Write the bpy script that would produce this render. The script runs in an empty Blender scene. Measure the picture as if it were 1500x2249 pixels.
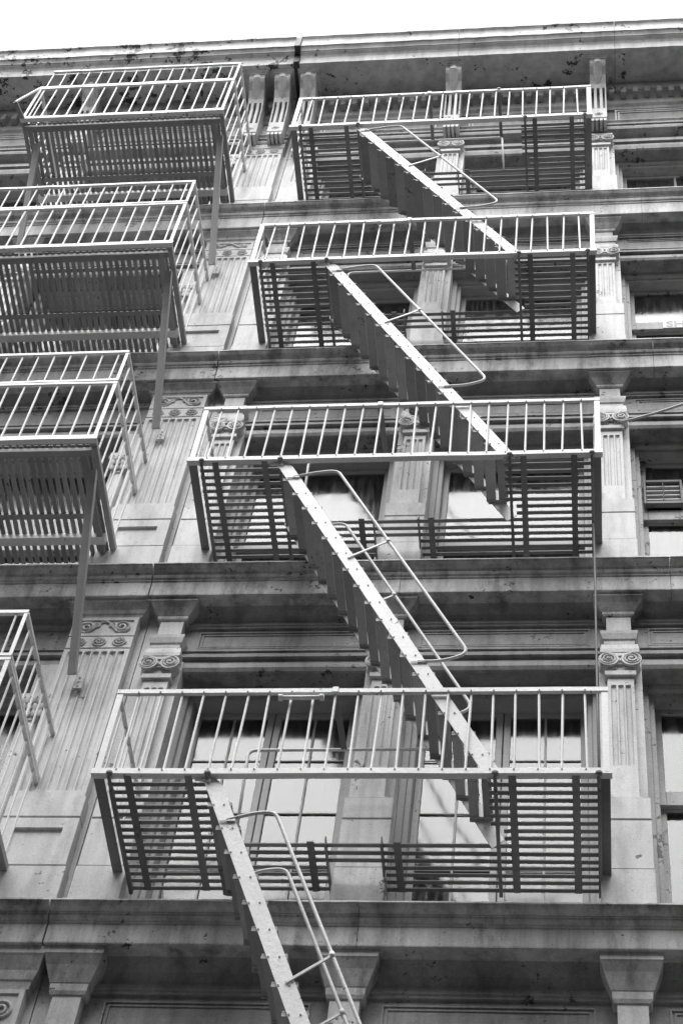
import bpy, bmesh, math, random
from mathutils import Vector, Matrix
random.seed(7)
sc = bpy.context.scene
COL = sc.collection

# ------------------------------------------------------------------ camera
CAM = Vector((3.2842, -9.1964, 1.7))
yaw, pit, rol = -0.22776, 0.97531, 0.17246
fw = Vector((math.sin(yaw)*math.cos(pit), math.cos(yaw)*math.cos(pit), math.sin(pit)))
r0 = Vector((math.cos(yaw), -math.sin(yaw), 0)); u0 = r0.cross(fw)
rt = r0*math.cos(rol)+u0*math.sin(rol); up = -r0*math.sin(rol)+u0*math.cos(rol)
cd = bpy.data.cameras.new('camera'); cam = bpy.data.objects.new('camera', cd); COL.objects.link(cam)
cam.matrix_world = Matrix(((rt.x, up.x, -fw.x, CAM.x), (rt.y, up.y, -fw.y, CAM.y), (rt.z, up.z, -fw.z, CAM.z), (0, 0, 0, 1)))
cd.sensor_fit = 'VERTICAL'; cd.sensor_height = 36; cd.lens = 4228.9/2249*36
cd.clip_start = .1; cd.clip_end = 3000
sc.camera = cam
# ------------------------------------------------------------------ sky, sun, exposure (flat white overcast, monochrome)
SUN_EL, SUN_AZ = math.radians(66), math.radians(196)     # azimuth from +Y clockwise: behind the camera
w = bpy.data.worlds.new('World'); sc.world = w; w.use_nodes = True
nt = w.node_tree; nt.nodes.clear()
sky = nt.nodes.new('ShaderNodeTexSky'); sky.sky_type = 'NISHITA'; sky.sun_disc = False
sky.sun_elevation = SUN_EL; sky.sun_rotation = SUN_AZ; sky.dust_density = 8; sky.air_density = 1.0; sky.ozone_density = 1
bw = nt.nodes.new('ShaderNodeRGBToBW'); bg = nt.nodes.new('ShaderNodeBackground'); wo = nt.nodes.new('ShaderNodeOutputWorld')
pw = nt.nodes.new('ShaderNodeMath'); pw.operation = 'POWER'; pw.inputs[1].default_value = .2      # flat cloud cover: sky contrast evened out
nt.links.new(sky.outputs[0], bw.inputs[0]); nt.links.new(bw.outputs[0], pw.inputs[0]); nt.links.new(pw.outputs[0], bg.inputs[0]); nt.links.new(bg.outputs[0], wo.inputs[0])
bg.inputs[1].default_value = .15
sd = bpy.data.lights.new('sun', 'SUN'); sd.energy = .7; sd.angle = math.radians(58); sd.color = (1, 1, 1)
so = bpy.data.objects.new('sun', sd); COL.objects.link(so); so.location = (0, -20, 40)
sdir = Vector((math.sin(SUN_AZ)*math.cos(SUN_EL), math.cos(SUN_AZ)*math.cos(SUN_EL), math.sin(SUN_EL)))
so.rotation_euler = sdir.to_track_quat('Z', 'Y').to_euler()
vs = sc.view_settings; vs.view_transform = 'Standard'; vs.look = 'None'; vs.gamma = 1; vs.exposure = 2.92; vs.use_curve_mapping = False

# ------------------------------------------------------------------ materials (all grey: the photograph is monochrome)
def paint(name, base, var=.12, chips=.0, chipcol=.05, streak=.12, rough=.55, bump=.25, grain=.08, cscale=16, stain=.0, rnd=.0):
    m = bpy.data.materials.new(name); m.use_nodes = True
    n = m.node_tree.nodes; l = m.node_tree.links; b = n['Principled BSDF']
    geo = n.new('ShaderNodeNewGeometry')
    def noise(scale, detail=4, sc3=None, rgh=.6):
        t = n.new('ShaderNodeTexNoise'); t.inputs['Scale'].default_value = scale; t.inputs['Detail'].default_value = detail
        t.inputs['Roughness'].default_value = rgh
        if sc3:
            mp = n.new('ShaderNodeMapping'); mp.inputs['Scale'].default_value = sc3
            l.new(geo.outputs['Position'], mp.inputs[0]); l.new(mp.outputs[0], t.inputs['Vector'])
        else: l.new(geo.outputs['Position'], t.inputs['Vector'])
        return t.outputs['Fac']
    def mp(v, a0, a1, b0, b1):
        r = n.new('ShaderNodeMapRange'); r.inputs[1].default_value = a0; r.inputs[2].default_value = a1
        r.inputs[3].default_value = b0; r.inputs[4].default_value = b1; l.new(v, r.inputs[0]); return r.outputs[0]
    def mul(a, c):
        x = n.new('ShaderNodeMath'); x.operation = 'MULTIPLY'; l.new(a, x.inputs[0])
        if isinstance(c, (int, float)): x.inputs[1].default_value = c
        else: l.new(c, x.inputs[1])
        return x.outputs[0]
    big = mp(noise(1.7, 5), .3, .7, 1-var, 1+var)
    st = mp(noise(1, 5, (7, 7, .55)), .42, .72, 1.03, 1-streak)
    gr = mp(noise(60, 3), .3, .7, 1-grain, 1+grain)
    v = mul(mul(mul(big, st), gr), base)
    if rnd > 0:                                    # each bar worn a little differently
        oi = n.new('ShaderNodeObjectInfo'); v = mul(v, mp(oi.outputs['Random'], 0, 1, 1-rnd, 1+rnd))
    if stain > 0:                                  # soot and water stains: blotches dragged downwards
        sa = noise(1, 6, (3.2, 3.2, 1.1), .68); sb = noise(9, 5, (1, 1, .35), .7)
        ad = n.new('ShaderNodeMath'); ad.operation = 'ADD'; l.new(mul(sa, .65), ad.inputs[0]); l.new(mul(sb, .35), ad.inputs[1])
        v = mul(v, mp(ad.outputs[0], .49, .66, 1.0, 1-stain))
    if chips > 0:                                  # fine pitting
        sp = mp(noise(55, 5, None, .75), .635, .66, 1.0, .35); v = mul(v, sp)
    if chips > 0:
        a = noise(cscale, 7, None, .72); c = noise(2.3, 3)
        s = n.new('ShaderNodeMath'); s.operation = 'ADD'; l.new(mul(a, .75), s.inputs[0]); l.new(mul(c, .5), s.inputs[1])
        th = .80-chips*.06
        f = mp(s.outputs[0], th, th+.012, 0, 1)
        mx = n.new('ShaderNodeMix'); mx.data_type = 'FLOAT'; l.new(f, mx.inputs[0]); l.new(v, mx.inputs[2]); mx.inputs[3].default_value = chipcol
        v = mx.outputs[0]
    cc = n.new('ShaderNodeCombineColor')
    for i in range(3): l.new(v, cc.inputs[i])
    l.new(cc.outputs[0], b.inputs['Base Color'])
    b.inputs['Roughness'].default_value = rough
    if bump:
        bp = n.new('ShaderNodeBump'); bp.inputs['Strength'].default_value = bump; bp.inputs['Distance'].default_value = .006
        l.new(noise(38, 4), bp.inputs['Height']); l.new(bp.outputs[0], b.inputs['Normal'])
    return m
M = {}
M['iron'] = paint('painted_cast_iron', .60, chips=.75, streak=.28, stain=.42, grain=.1)
M['cornice'] = paint('weathered_cornice_paint', .54, chips=.9, streak=.5, var=.22, stain=.78, grain=.12)
M['frieze'] = paint('dirty_shaded_frieze_paint', .31, chips=1.0, streak=.35, var=.22, stain=.5, grain=.14)  # grime, with the shade under the cornices also put into the base tone
M['crown'] = paint('peeling_crown_paint', .60, chips=1.15, streak=.3, var=.16, cscale=9, stain=.3)
M['leftiron'] = paint('left_building_paint', .60, chips=.65, streak=.28, stain=.4, grain=.1)
M['escape'] = paint('silver_fire_escape_paint', .66, var=.08, chips=.35, chipcol=.12, streak=.06, rough=.45, cscale=22, bump=.35, rnd=.08)
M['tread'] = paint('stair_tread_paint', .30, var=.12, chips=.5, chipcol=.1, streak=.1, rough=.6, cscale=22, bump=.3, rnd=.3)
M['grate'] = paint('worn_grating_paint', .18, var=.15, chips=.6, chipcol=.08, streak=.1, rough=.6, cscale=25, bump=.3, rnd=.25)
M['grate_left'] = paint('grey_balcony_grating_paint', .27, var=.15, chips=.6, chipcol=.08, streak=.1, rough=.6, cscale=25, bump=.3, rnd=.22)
M['frame'] = paint('window_frame_paint', .40, var=.1, chips=.3, streak=.1)
M['oldframe'] = paint('peeling_wood_frame', .42, var=.2, chips=1.5, chipcol=.07, streak=.3, cscale=14, bump=.6)
M['rivet'] = paint('rivet_paint', .7, bump=0, rough=.35)
M['dark'] = paint('dark_interior', .035, bump=0)
M['asphalt'] = paint('asphalt', .05, var=.2, streak=0, rough=.9)
M['stone'] = paint('pavement_concrete', .16, var=.15, streak=0, rough=.9)
M['brickwork'] = paint('dark_masonry', .16, var=.2, streak=.1, rough=.9)
M['wire'] = paint('cable_sheath', .5, bump=0)
M['white'] = paint('white_card', .8, var=.03, streak=.03, bump=0)
M['letter'] = paint('faded_letter', .40, var=.03, streak=.03, bump=0)
M['unit'] = paint('grey_unit', .34, bump=.1)
def glass(name, ior, tint=.8):
    """old window glass: clear body, fresnel reflection, slightly wavy and streaked with dirt"""
    m = bpy.data.materials.new(name); m.use_nodes = True
    n = m.node_tree.nodes; l = m.node_tree.links; n.remove(n['Principled BSDF']); out = n['Material Output']
    geo = n.new('ShaderNodeNewGeometry')
    t2 = n.new('ShaderNodeTexNoise'); t2.inputs['Scale'].default_value = 1.6; t2.inputs['Detail'].default_value = 2; l.new(geo.outputs['Position'], t2.inputs['Vector'])
    bp = n.new('ShaderNodeBump'); bp.inputs['Strength'].default_value = .35; bp.inputs['Distance'].default_value = .02; l.new(t2.outputs['Fac'], bp.inputs['Height'])
    mp = n.new('ShaderNodeMapping'); mp.inputs['Scale'].default_value = (30, 30, 3); l.new(geo.outputs['Position'], mp.inputs[0])
    t = n.new('ShaderNodeTexNoise'); t.inputs['Detail'].default_value = 5; t.inputs['Scale'].default_value = 1; l.new(mp.outputs[0], t.inputs['Vector'])
    r = n.new('ShaderNodeMapRange'); r.inputs[3].default_value = .02; r.inputs[4].default_value = .2; l.new(t.outputs['Fac'], r.inputs[0])
    tr = n.new('ShaderNodeBsdfTransparent'); tr.inputs[0].default_value = (tint, tint, tint, 1)
    df = n.new('ShaderNodeBsdfDiffuse'); df.inputs[0].default_value = (.4, .4, .4, 1)
    r2 = n.new('ShaderNodeMapRange'); r2.inputs[1].default_value = .45; r2.inputs[2].default_value = .8; r2.inputs[3].default_value = .04; r2.inputs[4].default_value = .3; l.new(t.outputs['Fac'], r2.inputs[0])
    m1 = n.new('ShaderNodeMixShader'); l.new(r2.outputs[0], m1.inputs[0]); l.new(tr.outputs[0], m1.inputs[1]); l.new(df.outputs[0], m1.inputs[2])
    gl = n.new('ShaderNodeBsdfGlossy'); l.new(r.outputs[0], gl.inputs['Roughness']); l.new(bp.outputs[0], gl.inputs['Normal'])
    fr = n.new('ShaderNodeFresnel'); fr.inputs[0].default_value = ior
    m2 = n.new('ShaderNodeMixShader'); l.new(fr.outputs[0], m2.inputs[0]); l.new(m1.outputs[0], m2.inputs[1]); l.new(gl.outputs[0], m2.inputs[2])
    l.new(m2.outputs[0], out.inputs[0]); return m
M['glass'] = glass('window_glass', 1.75)
M['glass_left'] = glass('dull_window_glass', 1.5, .7)
M['curtain'] = paint('pale_curtain', .82, var=.08, streak=.12, bump=.1, grain=.06)
M['peel'] = paint('heavily_peeling_crown_paint', .58, chips=2.05, streak=.3, var=.16, cscale=8, stain=.35)

# ------------------------------------------------------------------ helpers
WL = {}                                           # world location of each object
def link(o, world, parent=None):
    COL.objects.link(o); WL[o.name] = Vector(world)
    if parent is not None:
        o.parent = parent; o.location = Vector(world)-WL[parent.name]
    else: o.location = world
    return o
def thing(name, label, cat, loc, group=None):
    o = bpy.data.objects.new(name, None); o.empty_display_size = .2; link(o, loc)
    o['label'] = label; o['category'] = cat
    if group: o['group'] = group
    return o
def part(name, mesh, world, parent, rot=None):
    o = bpy.data.objects.new(name, mesh); link(o, world, parent)
    if rot: o.rotation_euler = rot
    return o
def finish(bm, name, mat, smooth=False):
    bmesh.ops.recalc_face_normals(bm, faces=bm.faces)
    me = bpy.data.meshes.new(name); bm.to_mesh(me); bm.free()
    me.materials.append(mat)
    if smooth:
        for p in me.polygons: p.use_smooth = True
    return me
def bbox(bm, x0, x1, y0, y1, z0, z1):
    v = [bm.verts.new((x, y, z)) for x in (x0, x1) for y in (y0, y1) for z in (z0, z1)]
    for f in ((0,1,3,2), (4,6,7,5), (0,4,5,1), (2,3,7,6), (0,2,6,4), (1,5,7,3)): bm.faces.new([v[i] for i in f])
    return v
CACHE = {}
def boxmesh(sx, sy, sz, mat, bev=.003):
    k = (round(sx,4), round(sy,4), round(sz,4), mat, bev)
    if k in CACHE: return CACHE[k]
    bm = bmesh.new(); bbox(bm, -sx/2, sx/2, -sy/2, sy/2, -sz/2, sz/2)
    if bev: bmesh.ops.bevel(bm, geom=bm.edges[:], offset=min(bev, min(sx, sy, sz)*.3), segments=1, affect='EDGES', profile=.7)
    CACHE[k] = finish(bm, 'box', M[mat]); return CACHE[k]
def box(name, x0, x1, y0, y1, z0, z1, mat, parent, bev=.003, rot=None):
    return part(name, boxmesh(abs(x1-x0), abs(y1-y0), abs(z1-z0), mat, bev), ((x0+x1)/2, (y0+y1)/2, (z0+z1)/2), parent, rot)
def centred(bm):
    lo = Vector((1e9,)*3); hi = -lo
    for v in bm.verts:
        for i in range(3): lo[i] = min(lo[i], v.co[i]); hi[i] = max(hi[i], v.co[i])
    c = (lo+hi)/2
    for v in bm.verts: v.co -= c
    return c
def mpart(name, bm, mat, parent, smooth=False):
    c = centred(bm); return part(name, finish(bm, name, M[mat], smooth), c, parent)
def prof_into(bm, pts, x0, x1, n=1, wob=0):
    """closed polygon pts [(y,z)] extruded along X, with optional slight waviness along the run"""
    rings = []
    for i in range(n+1):
        x = x0+(x1-x0)*i/n; d = (random.uniform(-wob, wob), random.uniform(-wob, wob)) if wob else (0, 0)
        rings.append([bm.verts.new((x, y+d[0], z+d[1])) for y, z in pts])
    k = len(pts)
    for a, b in zip(rings, rings[1:]):
        for i in range(k): bm.faces.new((a[i], a[(i+1) % k], b[(i+1) % k], b[i]))
    bm.faces.new(rings[0]); bm.faces.new(rings[-1][::-1])
def prof(name, pts, x0, x1, mat, parent, n=1, wob=0):
    bm = bmesh.new(); prof_into(bm, pts, x0, x1, n, wob); return mpart(name, bm, mat, parent)
def tube_into(bm, pts, r, sides=8):
    pts = [Vector(p) for p in pts]; rings = []; ref = None
    for i, p in enumerate(pts):
        t = (pts[min(i+1, len(pts)-1)]-pts[max(i-1, 0)]).normalized()
        if ref is None:
            ref = t.orthogonal().normalized()
        ref = (ref-t*ref.dot(t)).normalized(); b = t.cross(ref)
        rings.append([bm.verts.new(p+(ref*math.cos(a)+b*math.sin(a))*r) for a in (2*math.pi*j/sides for j in range(sides))])
    for a, b in zip(rings, rings[1:]):
        for j in range(sides): bm.faces.new((a[j], a[(j+1) % sides], b[(j+1) % sides], b[j]))
    bm.faces.new(rings[0][::-1]); bm.faces.new(rings[-1])
def tube(name, pts, r, mat, parent, sides=8):
    bm = bmesh.new(); tube_into(bm, pts, r, sides); return mpart(name, bm, mat, parent, True)
def rounded(pts, rad, seg=5):
    """polyline with its inner corners rounded"""
    pts = [Vector(p) for p in pts]; out = [pts[0]]
    for a, b, c in zip(pts, pts[1:], pts[2:]):
        d1 = (a-b); d2 = (c-b); rr = min(rad, d1.length*.45, d2.length*.45)
        p = b+d1.normalized()*rr; q = b+d2.normalized()*rr
        for i in range(seg+1):
            t = i/seg; out.append(p*(1-t)**2+b*2*t*(1-t)+q*t*t)
    return out+[pts[-1]]
def bar_between(name, a, b, wx, th, mat, parent, side=Vector((1, 0, 0))):
    """flat bar from a to b, wx wide along 'side', th thick"""
    a = Vector(a); b = Vector(b); t = (b-a).normalized(); s = (side-t*side.dot(t)).normalized(); u = t.cross(s)
    bm = bmesh.new(); vs_ = []
    for p in (a, b):
        for i, j in ((-1,-1), (1,-1), (1,1), (-1,1)): vs_.append(bm.verts.new(p+s*wx/2*i+u*th/2*j))
    for f in ((0,1,2,3), (7,6,5,4), (0,4,5,1), (1,5,6,2), (2,6,7,3), (3,7,4,0)): bm.faces.new([vs_[i] for i in f])
    bmesh.ops.bevel(bm, geom=bm.edges[:], offset=.0025, segments=1, affect='EDGES')
    return mpart(name, bm, mat, parent)
def lathe_y(bm, c, prof_ry, seg=20):
    """profile [(radius, y)] turned about the Y axis through c"""
    rings = []
    for r, y in prof_ry:
        rings.append([bm.verts.new((c[0]+r*math.cos(a), c[1]+y, c[2]+r*math.sin(a))) for a in (2*math.pi*j/seg for j in range(seg))])
    for a, b in zip(rings, rings[1:]):
        for j in range(seg): bm.faces.new((a[j], a[(j+1) % seg], b[(j+1) % seg], b[j]))
    bm.faces.new(rings[0]); bm.faces.new(rings[-1])
def spiral_into(bm, cx, y, cz, R, turns, dirn, r=.008, start=math.pi/2):
    pts = []; N = int(turns*14)
    for i in range(N+1):
        t = i/N; rad = R*(1-t*.85); a = start+dirn*t*turns*2*math.pi
        pts.append((cx+rad*math.cos(a), y-.004*t, cz+rad*math.sin(a)))
    tube_into(bm, pts, r, 5)
def rosette_mesh(R, mat):
    k = ('ros', R, mat)
    if k in CACHE: return CACHE[k]
    bm = bmesh.new()
    lathe_y(bm, (0, 0, 0), [(R, .0), (R, -.006), (R*.85, -.012), (R*.8, -.006)], 20)
    for i in range(10):
        a = i*2*math.pi/10
        g = bmesh.ops.create_uvsphere(bm, u_segments=6, v_segments=4, radius=1)['verts']
        for v in g:
            x, y, z = v.co; x2 = R*.52+x*R*.3; z2 = z*R*.17
            v.co = Vector((x2*math.cos(a)-z2*math.sin(a), -.008+y*.014, x2*math.sin(a)+z2*math.cos(a)))
    g = bmesh.ops.create_uvsphere(bm, u_segments=8, v_segments=6, radius=1)['verts']
    for v in g: v.co = Vector((v.co.x*R*.24, -.012+v.co.y*.016, v.co.z*R*.24))
    CACHE[k] = finish(bm, 'rosette', M[mat], True); return CACHE[k]
def fluted_into(bm, xc, wid, yf, z0, z1, zf0, zf1, nfl, depth=.018, edge=.018, yb=.1):
    """front plate with nfl rounded flutes between zf0 and zf1"""
    pitch = (wid-2*edge)/nfl; r = pitch*.40
    xs = [-wid/2]
    for i in range(nfl):
        c = -wid/2+edge+pitch*(i+.5)
        xs += [c-r*1.02]+[c+r*math.sin(math.pi/2*t) for t in (-.97, -.7, -.35, 0, .35, .7, .97)]+[c+r*1.02]
    xs.append(wid/2)
    zs = [z0, zf0]+[zf0+r*(1-math.cos(math.pi/2*t/4)) for t in range(1, 5)]+[zf1-r*(1-math.cos(math.pi/2*t/4)) for t in range(4, 0, -1)]+[zf1, z1]
    rows = []
    for z in zs:
        row = []
        hw = 0
        if zf0 < z < zf1:
            e = min(z-zf0, zf1-z); hw = r if e >= r else math.sqrt(max(0, r*r-(r-e)**2))
        for x in xs:
            y = yf
            if hw > 0:
                i = int((x+wid/2-edge)//pitch); i = max(0, min(nfl-1, i)); c = -wid/2+edge+pitch*(i+.5); dx = abs(x-c)
                if dx < hw: y = yf+depth*math.sqrt(1-(dx/hw)**2)*(hw/r)
            row.append(bm.verts.new((xc+x, y, z)))
        rows.append(row)
    for a, b in zip(rows, rows[1:]):
        for i in range(len(xs)-1): bm.faces.new((a[i], a[i+1], b[i+1], b[i]))
    # back and sides
    L = [bm.verts.new((xc-wid/2, yb, z)) for z in (z0, z1)]; Rr = [bm.verts.new((xc+wid/2, yb, z)) for z in (z0, z1)]
    bm.faces.new([L[0], L[1]]+[rw[0] for rw in rows[::-1]]); bm.faces.new([Rr[1], Rr[0]]+[rw[-1] for rw in rows])
    bm.faces.new(rows[0][::-1]+[L[0], Rr[0]]); bm.faces.new(rows[-1]+[Rr[1], L[1]]); bm.faces.new((L[1], L[0], Rr[0], Rr[1]))
def flare_into(bm, xc, levels, yb=.14):
    """stack of rectangles [(z, halfwidth, yfront)] joined bottom to top"""
    rings = [[bm.verts.new(p) for p in ((xc-h, yb, z), (xc-h, yf, z), (xc+h, yf, z), (xc+h, yb, z))] for z, h, yf in levels]
    for a, b in zip(rings, rings[1:]):
        for i in range(4): bm.faces.new((a[i], a[(i+1) % 4], b[(i+1) % 4], b[i]))
    bm.faces.new(rings[0][::-1]); bm.faces.new(rings[-1])

# ------------------------------------------------------------------ levels measured from the photograph (metres)
# sill = top of belt cornice; shaft0 = shaft foot; joints = pedestal joints; f0,f1 = flutes; vb,vt = volutes; cap0,cap1; br0,br1 = bracket; head = window head
ST = [
 dict(k='D', sill=6.50, joints=(6.95, 7.46), shaft0=7.72, f0=8.1, f1=9.16, vb=9.31, vt=9.51, cap0=9.62, cap1=9.79, br0=10.08, br1=10.40, head=9.46, top=10.72),
 dict(k='C', sill=10.72, joints=(11.23, 11.72), shaft0=11.95, f0=12.31, f1=13.24, vb=13.41, vt=13.61, cap0=13.71, cap1=13.87, br0=14.10, br1=14.30, head=13.53, top=14.61),
 dict(k='B', sill=14.61, joints=(15.145, 15.557), shaft0=15.77, f0=16.02, f1=16.88, vb=17.04, vt=17.24, cap0=17.36, cap1=17.51, br0=17.73, br1=17.94, head=17.11, top=18.28),
 dict(k='A', sill=18.28, joints=(18.72, 19.18), shaft0=19.42, f0=19.62, f1=20.39, vb=20.51, vt=20.72, cap0=20.80, cap1=20.98, br0=21.16, br1=21.42, head=20.60, top=21.78),
 dict(k='T', sill=21.78, joints=(22.28,), shaft0=22.63, f0=22.85, f1=23.50, vb=23.62, vt=23.80, cap0=23.83, cap1=23.90, br0=0, br1=0, head=23.62, top=25.2),
]
for s_, n_ in zip(ST, ST[1:]): s_['bot'] = n_['sill']-dict(D=.30, C=.304, B=.322, A=.38, T=.43)[n_['k']]
ST[-1]['bot'] = 25.2-.002
PLAT = [22.293, 18.832, 15.116, 11.211]           # landing levels, top to bottom
XC = (-.09, 1.71, 3.51, 5.31)                      # columns of the right building
XJ = -.31                                          # joint between the two buildings

# ------------------------------------------------------------------ ground
def plane(name, x0, x1, y0, y1, z, mat):
    bm = bmesh.new(); v = [bm.verts.new(p) for p in ((x0,y0,z), (x1,y0,z), (x1,y1,z), (x0,y1,z))]; bm.faces.new(v)
    o = mpart(name, bm, mat, None); o['kind'] = 'structure'; return o
plane('road', -600, 600, -600, 600, 0, 'asphalt')
bm = bmesh.new(); bbox(bm, -60, 60, -3.6, .2, -.05, .13); o = mpart('pavement', bm, 'stone', None); o['kind'] = 'structure'

# ------------------------------------------------------------------ building row across the street, behind the camera
ob = thing('street_building', 'plain masonry building row across the street, behind the viewer', 'building', (3, -15, 0))
bm = bmesh.new(); bbox(bm, -45, 50, -25, -14.3, 0, 25.2); mpart('wall', bm, 'brickwork', ob)
bm = bmesh.new(); bbox(bm, -45, 50, -14.3, -13.9, 24.6, 25.5); mpart('roof_cornice', bm, 'brickwork', ob)
wm = boxmesh(1.3, .1, 2.2, 'dark', .01)
for iz in range(6):
    for ix in range(18): part('window', wm, (-18+ix*2.4, -14.29, 2.2+iz*3.7), ob)

# ------------------------------------------------------------------ buildings
rb = thing('cast_iron_building', 'grey cast-iron facade with slim Ionic columns behind the zigzag stairs', 'building', (2, 0, 0))
lb = thing('cast_iron_building', 'cast-iron facade with one wide fluted pilaster, left of the crack between buildings', 'building', (-3, 0, 0))

def core(b, x0, x1):
    bm = bmesh.new(); bbox(bm, x0, x1, .62, 9, 0, 25.1); mpart('interior_wall', bm, 'dark', b)
    bm = bmesh.new(); bbox(bm, x0, x1, .04, .6, .1, 6.2); mpart('ground_floor_wall', bm, 'iron', b)
core(rb, XJ+.004, 6.2); core(lb, -6.2, XJ-.004)

DROP = dict(D=.30, C=.304, B=.322, A=.38, T=.43)   # height of the belt cornice at the foot of each storey
def belt_profile(S, h):
    p = [(-.19, 0), (-.203, -.006), (-.204, -.05), (-.196, -.055), (-.192, -.09), (-.178, -.145), (-.152, -.19), (-.142, -.20), (-.142, -.235),
         (-.134, -.24), (-.136, -.30), (-.128, -.36), (-.114, -.39), (-.112, -.43), (-.102, -.44), (-.100, -.97), (-.098, -1.0), (.05, -1.0), (.12, -1.0), (.12, .0)]
    return [(y, S+z*h) for y, z in p]
def frieze_profile(zh, top):
    hgt = top-zh; s = hgt/.84
    p = [(.30, 0), (.13, 0), (.115, .012), (.10, .05), (.098, .10), (.112, .15), (.112, .165), (.075, .168), (.072, .20), (.082, .205), (.10, .235), (.108, .27), (.092, .275),
         (.09, .30), (.12, .302), (.12, .615), (.098, .618), (.096, .64), (.085, .645), (.085, .68), (.11, .685), (.105, .72), (.085, .77), (.05, .81), (.02, .84), (.30, .84)]
    return [(y, zh+z*s) for y, z in p]

def window(b, kind, x0, x1, z0, z1, k, k_curtain=0):
    """frame with mouldings in the recess; sashes, muntins and panes"""
    fm = 'oldframe' if kind.startswith('hung_old') else 'frame'
    bm = bmesh.new(); yo = .30
    for a0, a1, c0, c1, ya, yb in ((x0, x0+.05, z0, z1, yo-.035, .56), (x1-.05, x1, z0, z1, yo-.035, .56), (x0+.05, x1-.05, z1-.06, z1, yo-.035, .56),
                                   (x0+.05, x0+.09, z0, z1-.06, yo+.01, .56), (x1-.09, x1-.05, z0, z1-.06, yo+.01, .56), (x0+.09, x1-.09, z1-.115, z1-.06, yo+.01, .56),
                                   (x0+.05, x1-.05, z0, z0+.07, yo+.012, .56)):
        bbox(bm, a0, a1, ya, yb, c0, c1)
    bmesh.ops.bevel(bm, geom=bm.edges[:], offset=.006, segments=2, affect='EDGES')
    wd = mpart('window', bm, fm, b)
    a, c, d, e = x0+.092, x1-.092, z0+.072, z1-.118
    def pane(p0, p1, q0, q1, y):
        bm = bmesh.new(); bbox(bm, p0, p1, y, y+.006, q0, q1); o = mpart('pane', bm, 'glass' if b is rb else 'glass_left', wd)
        o.rotation_euler = (random.uniform(-.006, .006), 0, random.uniform(-.006, .006))
    def sash(p0, p1, q0, q1, y, t=.055, low=None):
        bm = bmesh.new(); low = low or t
        bbox(bm, p0, p0+t, y, y+.045, q0, q1); bbox(bm, p1-t, p1, y, y+.045, q0, q1)
        bbox(bm, p0+t, p1-t, y+.001, y+.044, q1-t, q1); bbox(bm, p0+t, p1-t, y+.001, y+.044, q0, q0+low)
        bmesh.ops.bevel(bm, geom=bm.edges[:], offset=.004, segments=1, affect='EDGES'); mpart('sash', bm, fm, wd)
        return p0+t, p1-t, q0+low, q1-t
    if k_curtain:                                  # pale cloth hung inside, uneven top edge
        bm = bmesh.new(); N = 60; rr = random.Random(int(x0*100)); top_ = k_curtain
        rows = [[bm.verts.new((a+(c-a)*i/N, .53+.008*math.sin(i*1.9)+.005*math.sin(i*.7+zz_), zz_+(rr.uniform(-.012, .012) if zz_ > d+.1 else 0))) for i in range(N+1)] for zz_ in (d-.02, top_)]
        for i in range(N): bm.faces.new((rows[0][i], rows[0][i+1], rows[1][i+1], rows[1][i]))
        mpart('curtain', bm, 'curtain', wd, True)
    if kind == 'casement':
        mid = (a+c)/2
        for p0, p1 in ((a, mid-.004), (mid+.004, c)):
            s = sash(p0, p1, d, e, .44, .052)
            pane(s[0]-.01, s[1]+.01, s[2]-.01, s[3]+.01, .467)
            xm = (s[0]+s[1])/2
            box('muntin', xm-.009, xm+.009, .45, .465, s[2], s[3], fm, wd)
            for zz in (12.86, 12.27, 11.68):
                if d < zz < e: box('muntin', s[0], s[1], .4525, .4635, zz-.007, zz+.007, fm, wd)
    else:
        zr = k
        s = sash(a, c, zr-.03, e, .42, .05, .09 if kind == 'hung' else .15); pane(s[0]-.01, s[1]+.01, s[2]-.01, s[3]+.01, .445)
        s = sash(a, c, d, zr+.02, .468, .05); pane(s[0]-.01, s[1]+.01, s[2]-.01, s[3]+.01, .493)
        if kind.endswith('bars'):
            xm = a+.62; box('muntin', xm-.014, xm+.014, .425, .443, zr, e-.05, fm, wd)
    return wd

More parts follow.
